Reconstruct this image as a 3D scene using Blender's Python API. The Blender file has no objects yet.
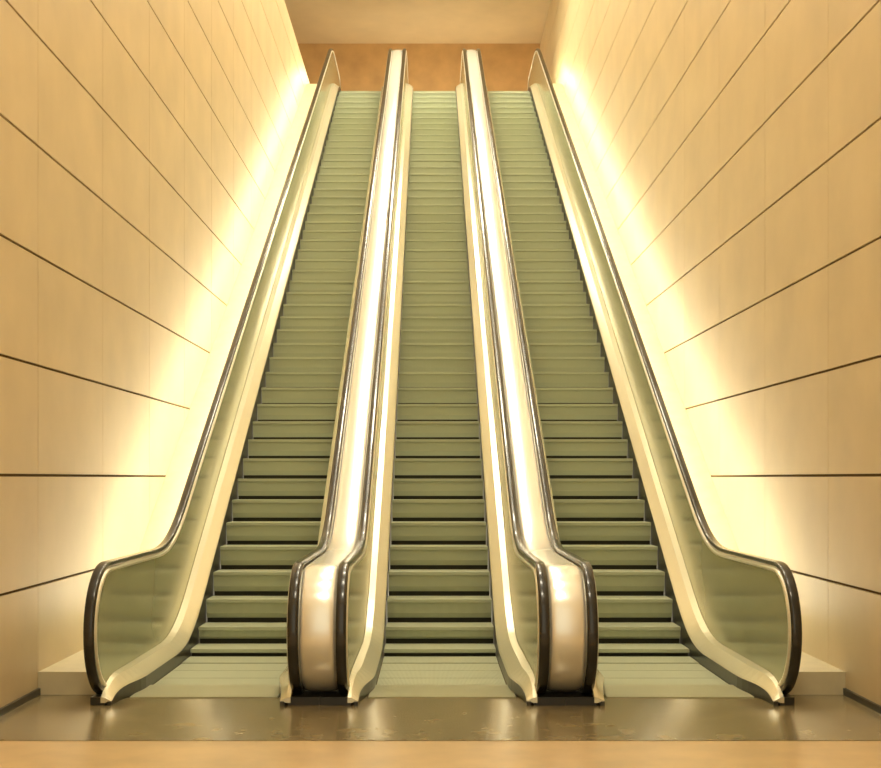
import bpy, bmesh, math, random
from mathutils import Vector
random.seed(3)
sc = bpy.context.scene
try:
    sc.view_settings.view_transform = 'Standard'
    sc.view_settings.look = 'None'
except Exception: pass

# ---------------- materials ----------------
def mat(name, col, rough=0.5, metal=0.0, noise=None, bump=None, wave=None, spec=0.5, coat=0.0):
    m = bpy.data.materials.new(name); m.use_nodes = True
    nt = m.node_tree; b = nt.nodes['Principled BSDF']
    b.inputs['Base Color'].default_value = (*col, 1)
    b.inputs['Roughness'].default_value = rough
    b.inputs['Metallic'].default_value = metal
    b.inputs['Specular IOR Level'].default_value = spec
    b.inputs['Coat Weight'].default_value = coat
    tc = nt.nodes.new('ShaderNodeTexCoord')
    if noise:
        scale, amt = noise
        n = nt.nodes.new('ShaderNodeTexNoise'); n.inputs['Scale'].default_value = scale
        n.inputs['Detail'].default_value = 6
        nt.links.new(tc.outputs['Object'], n.inputs['Vector'])
        r = nt.nodes.new('ShaderNodeValToRGB')
        r.color_ramp.elements[0].position = 0.3; r.color_ramp.elements[1].position = 0.7
        r.color_ramp.elements[0].color = (*[c*(1-amt) for c in col], 1)
        r.color_ramp.elements[1].color = (*[min(1, c*(1+amt)) for c in col], 1)
        nt.links.new(n.outputs['Fac'], r.inputs['Fac'])
        nt.links.new(r.outputs['Color'], b.inputs['Base Color'])
        if bump:
            bp = nt.nodes.new('ShaderNodeBump'); bp.inputs['Strength'].default_value = bump
            bp.inputs['Distance'].default_value = 0.01
            nt.links.new(n.outputs['Fac'], bp.inputs['Height'])
            nt.links.new(bp.outputs['Normal'], b.inputs['Normal'])
    if wave:
        w = nt.nodes.new('ShaderNodeTexWave'); w.wave_type = 'BANDS'; w.bands_direction = 'X'
        w.inputs['Scale'].default_value = wave
        nt.links.new(tc.outputs['Object'], w.inputs['Vector'])
        bp = nt.nodes.new('ShaderNodeBump'); bp.inputs['Strength'].default_value = 0.6
        bp.inputs['Distance'].default_value = 0.004
        nt.links.new(w.outputs['Fac'], bp.inputs['Height'])
        nt.links.new(bp.outputs['Normal'], b.inputs['Normal'])
    return m

def emis(name, col, s):
    m = bpy.data.materials.new(name); m.use_nodes = True
    nt = m.node_tree; nt.nodes.clear()
    e = nt.nodes.new('ShaderNodeEmission'); o = nt.nodes.new('ShaderNodeOutputMaterial')
    e.inputs['Color'].default_value = (*col, 1); e.inputs['Strength'].default_value = s
    nt.links.new(e.outputs[0], o.inputs[0]); return m

M_wall = mat('stone_panel', (0.70, 0.56, 0.335), 0.45, noise=(1.6, 0.06), bump=0.1)
M_joint = mat('panel_joint', (0.16, 0.10, 0.04), 0.9)
M_tile = mat('polished_tan_floor', (0.60, 0.43, 0.22), 0.3, noise=(3, 0.12))
M_plate = mat('landing_plate', (0.25, 0.195, 0.10), 0.2, metal=0.15, noise=(5, 0.18))
M_comb = mat('comb_plate', (0.56, 0.56, 0.38), 0.35, metal=0.4, wave=40)
M_tread = mat('step_tread', (0.53, 0.57, 0.40), 0.45, metal=0.15, wave=30)
M_riser = mat('step_riser', (0.48, 0.52, 0.35), 0.45, metal=0.1, wave=30)
M_dark = mat('step_gap', (0.045, 0.045, 0.025), 0.8)
M_skirt = mat('skirt_black', (0.03, 0.028, 0.02), 0.3)
M_deck = mat('deck_satin_metal', (0.84, 0.80, 0.60), 0.25, metal=0.5)
M_panel = mat('balustrade_panel', (0.58, 0.60, 0.41), 0.2, metal=0.55, noise=(0.8, 0.08))
M_cap = mat('balustrade_cap', (0.90, 0.88, 0.74), 0.28, metal=0.5)
M_steel = mat('polished_steel', (0.95, 0.94, 0.87), 0.27, metal=0.6)
M_rail = mat('handrail_rubber', (0.018, 0.016, 0.012), 0.25, coat=0.3)
M_stone = mat('plinth_stone', (0.68, 0.60, 0.40), 0.4, noise=(6, 0.06))
M_back = mat('upper_hall_wall', (0.58, 0.37, 0.16), 0.5, noise=(2, 0.12))
M_ceil = mat('ceiling_plaster', (0.70, 0.58, 0.36), 0.7, noise=(1.2, 0.05))
M_strip = emis('cove_lamp', (1.0, 0.925, 0.72), 29)
M_ceil_fill = emis('ceiling_fill_glow', (1.0, 0.91, 0.69), 42)  # emission for the added overhead fill panels
M_floor_fill = emis('floor_fill_glow', (1.0, 0.86, 0.60), 50)  # emission for the added, hidden fill strip upstairs

# ---------------- helpers ----------------
def new_obj(name, verts, faces, mats, fm=None, parent=None, smooth=False):
    me = bpy.data.meshes.new(name); me.from_pydata(verts, [], faces)
    for m in mats: me.materials.append(m)
    if fm:
        for p, i in zip(me.polygons, fm): p.material_index = i
    bm = bmesh.new(); bm.from_mesh(me)
    bmesh.ops.recalc_face_normals(bm, faces=bm.faces); bm.to_mesh(me); bm.free()
    if smooth:
        for p in me.polygons: p.use_smooth = True
    o = bpy.data.objects.new(name, me); sc.collection.objects.link(o)
    if parent: o.parent = parent
    return o

class MB:
    def __init__(s): s.v = []; s.f = []; s.m = []
    def box(s, x0, x1, y0, y1, z0, z1, mi=0):
        b = len(s.v)
        s.v += [(x0,y0,z0),(x1,y0,z0),(x1,y1,z0),(x0,y1,z0),(x0,y0,z1),(x1,y0,z1),(x1,y1,z1),(x0,y1,z1)]
        for f in [(0,3,2,1),(4,5,6,7),(0,1,5,4),(1,2,6,5),(2,3,7,6),(3,0,4,7)]:
            s.f.append(tuple(b+i for i in f)); s.m.append(mi)
    def loft(s, rings, mi=0, cap=True, closed=True):
        b = len(s.v); n = len(rings[0])
        for r in rings: s.v += r
        for k in range(len(rings)-1):
            for i in range(n if closed else n-1):
                j = (i+1) % n
                s.f.append((b+k*n+i, b+k*n+j, b+(k+1)*n+j, b+(k+1)*n+i)); s.m.append(mi)
        if cap and closed:
            s.f.append(tuple(b+i for i in range(n))); s.m.append(mi)
            s.f.append(tuple(b+(len(rings)-1)*n+i for i in range(n))); s.m.append(mi)
    def obj(s, name, mats, parent=None, smooth=False):
        return new_obj(name, s.v, s.f, mats, s.m, parent, smooth)

S = math.tan(math.radians(30))
D1 = 11.5; TOPZ = 10.8; D2 = D1 + TOPZ/S
def G(d, c, w=0.75):
    t = (d-c+w)/(2*w)
    if t <= 0: return 0.0
    if t >= 1: return d-c
    return 2*w*(t**3 - t**4/2)
def base(d): return S*(G(d, D1)-G(d, D2))
HR = 0.98
R = 0.46; DC = 9.26; ZC = HR-R
DT = D2+2.2; ZT = TOPZ+HR-R
def hr(d): return base(d)+HR

def frange(a, b, st):
    n = max(1, int(round((b-a)/st))); return [a+(b-a)*i/n for i in range(n+1)]

def column_samples(inset):
    r = R-inset; out = []
    N = 14
    for i in range(N+1):
        a = math.pi/2*i/N
        d = DC - r*math.cos(a)
        h = r*math.sin(a)
        out.append((d, ZC+h, max(0.0, ZC-h)))
    for d in frange(DC+0.03, DT-0.03, 0.12):
        out.append((d, hr(d)-inset, max(0.0, base(d)-0.4)))
    for i in range(N, -1, -1):
        a = math.pi/2*i/N
        d = DT + r*math.cos(a); h = r*math.sin(a)
        out.append((d, ZT+h, ZT-h))
    return out

def solid(mb, x0, x1, inset, mi_side=0, mi_top=1):
    cs = column_samples(inset)
    b = len(mb.v)
    for d, t, bo in cs:
        if t-bo < 1e-4: t += 1e-3
        mb.v += [(x0,d,bo),(x1,d,bo),(x1,d,t),(x0,d,t)]
    for k in range(len(cs)-1):
        a = b+4*k; c = a+4
        for i, mi in ((0,mi_top),(1,mi_side),(2,mi_top),(3,mi_side)):
            j = (i+1) % 4
            mb.f.append((a+i, a+j, c+j, c+i)); mb.m.append(mi)
    mb.f.append((b,b+1,b+2,b+3)); mb.m.append(mi_top)
    e = b+4*(len(cs)-1)
    mb.f.append((e,e+1,e+2,e+3)); mb.m.append(mi_top)

def rail_path(inset=0.0, a_end=205):
    r = R-inset
    pts = []
    for i in range(0, 29):
        a = math.radians(-(270-a_end) - a_end*i/28)
        pts.append((DC + r*math.cos(a), ZC + r*math.sin(a)))
    for d in frange(DC+0.1, DT-0.1, 0.12):
        sl = (base(d+0.01)-base(d-0.01))/0.02
        pts.append((d, hr(d)-inset*math.sqrt(1+sl*sl)))
    for i in range(0, 29):
        a = math.radians(90 - a_end*i/28)
        pts.append((DT + r*math.cos(a), ZT + r*math.sin(a)))
    return pts

def sweep(name, xc, sec, P, m, parent):
    rings = []
    for k, (d, z) in enumerate(P):
        a = P[max(0,k-1)]; b = P[min(len(P)-1,k+1)]
        t = Vector((b[0]-a[0], b[1]-a[1])).normalized(); n = Vector((-t.y, t.x))
        rings.append([(xc+u, d+n.x*v, z+n.y*v) for u, v in sec])
    mb = MB(); mb.loft(rings)
    return mb.obj(name, [m], parent, smooth=True)

def handrail(name, xc, parent):
    w, h = 0.037, 0.02
    sec = []
    for i in range(14):
        a = 2*math.pi*i/14
        sec.append((w*math.copysign(abs(math.cos(a))**0.6, math.cos(a)), h*math.copysign(abs(math.sin(a))**0.7, math.sin(a))))
    return sweep(name, xc, sec, rail_path(), M_rail, parent)

PITCH = 1.73
def sm(t): t = min(1, max(0, t)); return t*t*(3-2*t)
def taper(q):
    t = min(1.0, max(0.0, (q-8.98)/0.45))
    return max(0.35, math.sqrt(1-(1-t)**2))
def narrow(q): return 0.085*(1-sm((q-9.0)/0.75))
def escalator(xc, outer_side):
    root = bpy.data.objects.new('escalator', None); sc.collection.objects.link(root)
    mb = MB(); d = 9.86; prev = 0.0
    W = 0.5
    while d < D2+1.2:
        z = base(d); dz = z-prev
        x0, x1 = xc-W, xc+W
        mb.box(x0, x1, d, d+0.390, z-0.03, z, 0)
        if dz > 0.03:
            prof = [(d+0.004, z-0.03), (d+0.014, z-0.034), (d+0.02, z-0.6*dz), (d+0.035, z-dz+0.040), (d+0.065, z-dz+0.038)]
            bb = len(mb.v)
            for (pd, pz) in prof: mb.v += [(x0,pd,pz),(x1,pd,pz)]
            for k in range(len(prof)-1):
                mb.f.append((bb+2*k, bb+2*k+1, bb+2*k+3, bb+2*k+2)); mb.m.append(1)
            mb.box(x0, x1, d+0.065, d+0.08, z-dz-0.02, z-0.032, 2)
        prev = z; d += 0.40
    mb.obj('steps', [M_tread, M_riser, M_dark], root)
    mb = MB()
    mb.box(xc-0.535, xc+0.535, 9.30, 9.85, -0.02, 0.012, 0)
    mb.box(xc-0.535, xc+0.535, D2+1.2, D2+1.9, TOPZ-0.02, TOPZ+0.012, 0)
    mb.obj('comb_plates', [M_comb], root)
    for s, nm in ((-1,'left'),(1,'right')):
        ds = [8.98,9.0,9.03,9.07,9.12,9.18,9.25,9.35]+frange(9.47, DT+0.3, 0.12)
        mb = MB(); rings = []
        for q in ds:
            zb = base(q); lo = max(0.0, zb-0.35); f = taper(q); e = narrow(q)
            tp = zb+0.10*f
            rings.append([(xc+s*(0.507+e),q,lo),(xc+s*(0.507+e),q,tp),(xc+s*(0.535+e),q,tp),(xc+s*(0.535+e),q,lo)])
        mb.loft(rings, 0)
        mb.obj('skirt_'+nm, [M_skirt], root)
        mb = MB(); rings = []
        for q in ds:
            zb = base(q); f = taper(q); e = narrow(q)
            rings.append([(xc+s*(0.505+e),q,zb+0.102*f),(xc+s*(0.52+e*0.9),q,zb+0.115*f),(xc+s*(0.605+e*0.4),q,zb+0.175*f),(xc+s*0.665,q,zb+0.185*f),(xc+s*0.665,q,zb+0.07*f),(xc+s*(0.55+e),q,zb+0.07*f),(xc+s*(0.537+e),q,zb+0.09*f)])
        mb.loft(rings, 0)
        mb.obj('inner_deck_'+nm, [M_deck], root)
        mb = MB()
        xs = sorted((xc+s*0.645, xc+s*(0.742 if s == outer_side else PITCH/2-0.001)))
        mb.box(xs[0], xs[1], 9.0, 9.7, 0.004, 0.06)
        mb.obj('newel_base_'+nm, [M_skirt], root)
        handrail('handrail_'+nm, xc+s*0.70, root)
        sec = [(-0.045,-0.012),(0.0,-0.012),(0.0,0.012),(-0.045,0.012)]
        sec = [(s*u, v) for u, v in sec]
        sweep('rail_guide_'+nm, xc+s*0.70, sec, rail_path(0.04, 190), M_cap, root)
        mb = MB()
        xs = sorted((xc+s*0.668, xc+s*(0.745 if s == outer_side else PITCH/2-0.0005)))
        solid(mb, xs[0], xs[1], 0.03)
        mb.obj('balustrade_'+nm, [M_panel, M_cap], root)
        if s != outer_side and (outer_side != 0):
            sec = [(0.125*math.cos(math.pi*i/12), 0.028*math.sin(math.pi*i/12)**0.8) for i in range(13)]
            sec = [(0.125,-0.015)] + sec + [(-0.125,-0.015)]
            sweep('divider_cover', xc+s*PITCH/2, sec, rail_path(0.03, 185), M_steel, root)
    return root

escalator(-PITCH, -1)
escalator(0.0, 0)
escalator(PITCH, 1)

# ---------------- walls ----------------
CE = 13.8
WX = 2.98; MOD = 0.81
Y0 = -4.0
for s, nm in ((-1,'left'),(1,'right')):
    WTOP = 11.05 if s < 0 else CE
    Y1 = 34.0 if s < 0 else 36.0
    mb = MB()
    xs = sorted((s*(WX+0.02), s*(WX+0.25)))
    mb.box(xs[0], xs[1], Y0, Y1, -0.2, WTOP, 1)
    off = 9.46 if s < 0 else 9.88
    pw = 1.87
    ys = []
    y = off
    while y > Y0: y -= pw
    while y < Y1:
        a, b2 = max(y, Y0), min(y+pw, Y1)
        if b2-a > 0.05: ys.append((a, b2))
        y += pw
    z = 0.0
    while z < WTOP-0.05:
        zt = min(z+MOD, WTOP)
        for a, b2 in ys:
            xx = sorted((s*WX, s*(WX+0.03)))
            mb.box(xx[0], xx[1], a+0.0035, b2-0.0035, z+0.01, zt-0.01, 0)
        z += MOD
    mb.obj('wall_'+nm, [M_wall, M_joint])
    mb = MB()
    xx = sorted((s*WX, s*(WX-0.02)))
    mb.box(xx[0], xx[1], Y0, 9.455, 0, 0.05, 0)
    mb.obj('baseboard_'+nm, [M_skirt])
    mb = MB(); rings = []
    xa, xb = s*(PITCH+0.747), s*(WX-0.001)
    for q in frange(9.46, DT+0.3, 0.15):
        t = base(q)+0.17; lo = max(0.0, base(q)-0.4)
        rings.append([(xa,q,lo),(xb,q,lo),(xb,q,t),(xa,q,t)])
    mb.loft(rings)
    mb.obj('side_plinth', [M_stone])
    mb = MB(); rings = []
    xa, xb = s*(PITCH+0.746), s*(PITCH+0.785)
    for q in frange(11.2, D2+1.6, 0.3):
        t = base(q)+0.42
        rings.append([(xa,q,t),(xb,q,t),(xb,q,t+0.04),(xa,q,t+0.04)])
    mb.loft(rings)
    mb.obj('cove_light_strip', [M_strip])

# ---------------- floors ----------------
mb = MB(); mb.box(-3.23, 3.23, -4, 7.8, -0.2, 0); mb.obj('floor', [M_tile])
mb = MB(); mb.box(-3.0, 3.0, 7.8, 9.3, -0.2, 0.004)
mb.box(-3.0, 3.0, 9.3, 14, -0.2, -0.001)
mb.obj('landing_floor_plate', [M_plate])
mb = MB()
mb.box(-9, 9, D2+1.9, 38, TOPZ-0.3, TOPZ)
mb.box(-9, -3.23, 0, D2+1.9, TOPZ-0.3, TOPZ)
mb.obj('floor_upper', [M_tile])
mb = MB(); mb.box(-9, 3.23, -4, 36.2, CE, CE+0.2); mb.obj('ceiling', [M_ceil])
mb = MB(); mb.box(-9, 3.23, 36.0, 36.2, TOPZ, CE)
mb.obj('wall_back', [M_back])
for y in (3, 9, 15, 21, 27):  # added unseen panels, fill light for steps, floor and walls
    mb = MB()
    mb.box(-1.0, 1.0, y-0.7, y+0.7, CE-0.05, CE-0.001, 0)
    fr = 0.06
    mb.box(-1.0-fr, -1.0, y-0.7-fr, y+0.7+fr, CE-0.08, CE-0.001, 1)
    mb.box(1.0, 1.0+fr, y-0.7-fr, y+0.7+fr, CE-0.08, CE-0.001, 1)
    mb.box(-1.0, 1.0, y-0.7-fr, y-0.7, CE-0.08, CE-0.001, 1)
    mb.box(-1.0, 1.0, y+0.7, y+0.7+fr, CE-0.08, CE-0.001, 1)
    mb.obj('added_ceiling_fill', [M_ceil_fill, M_deck])
mb = MB()  # strip added out of sight to brighten upper ceiling and back wall
mb.box(-2.6, 2.6, 34.60, 34.72, TOPZ+0.001, TOPZ+0.10, 1)
mb.box(-2.55, 2.55, 34.62, 34.70, TOPZ+0.10, TOPZ+0.12, 0)
mb.obj('added_floor_fill', [M_floor_fill, M_deck])

# ---------------- world ----------------
w = bpy.data.worlds.new('World'); sc.world = w; w.use_nodes = True
bg = w.node_tree.nodes['Background']
bg.inputs['Color'].default_value = (1.0, 0.87, 0.61, 1); bg.inputs['Strength'].default_value = 1.2

# ---------------- camera ----------------
cd = bpy.data.cameras.new('cam'); cam = bpy.data.objects.new('cam', cd); sc.collection.objects.link(cam)
cam.location = (-0.08, 0, 1.6); cam.rotation_euler = (math.radians(90), 0, 0)
cd.sensor_width = 36; cd.sensor_fit = 'HORIZONTAL'
cd.lens = 1282/881*36
cd.shift_x = 9.5/881; cd.shift_y = 94/881
cd.clip_end = 200
sc.camera = cam
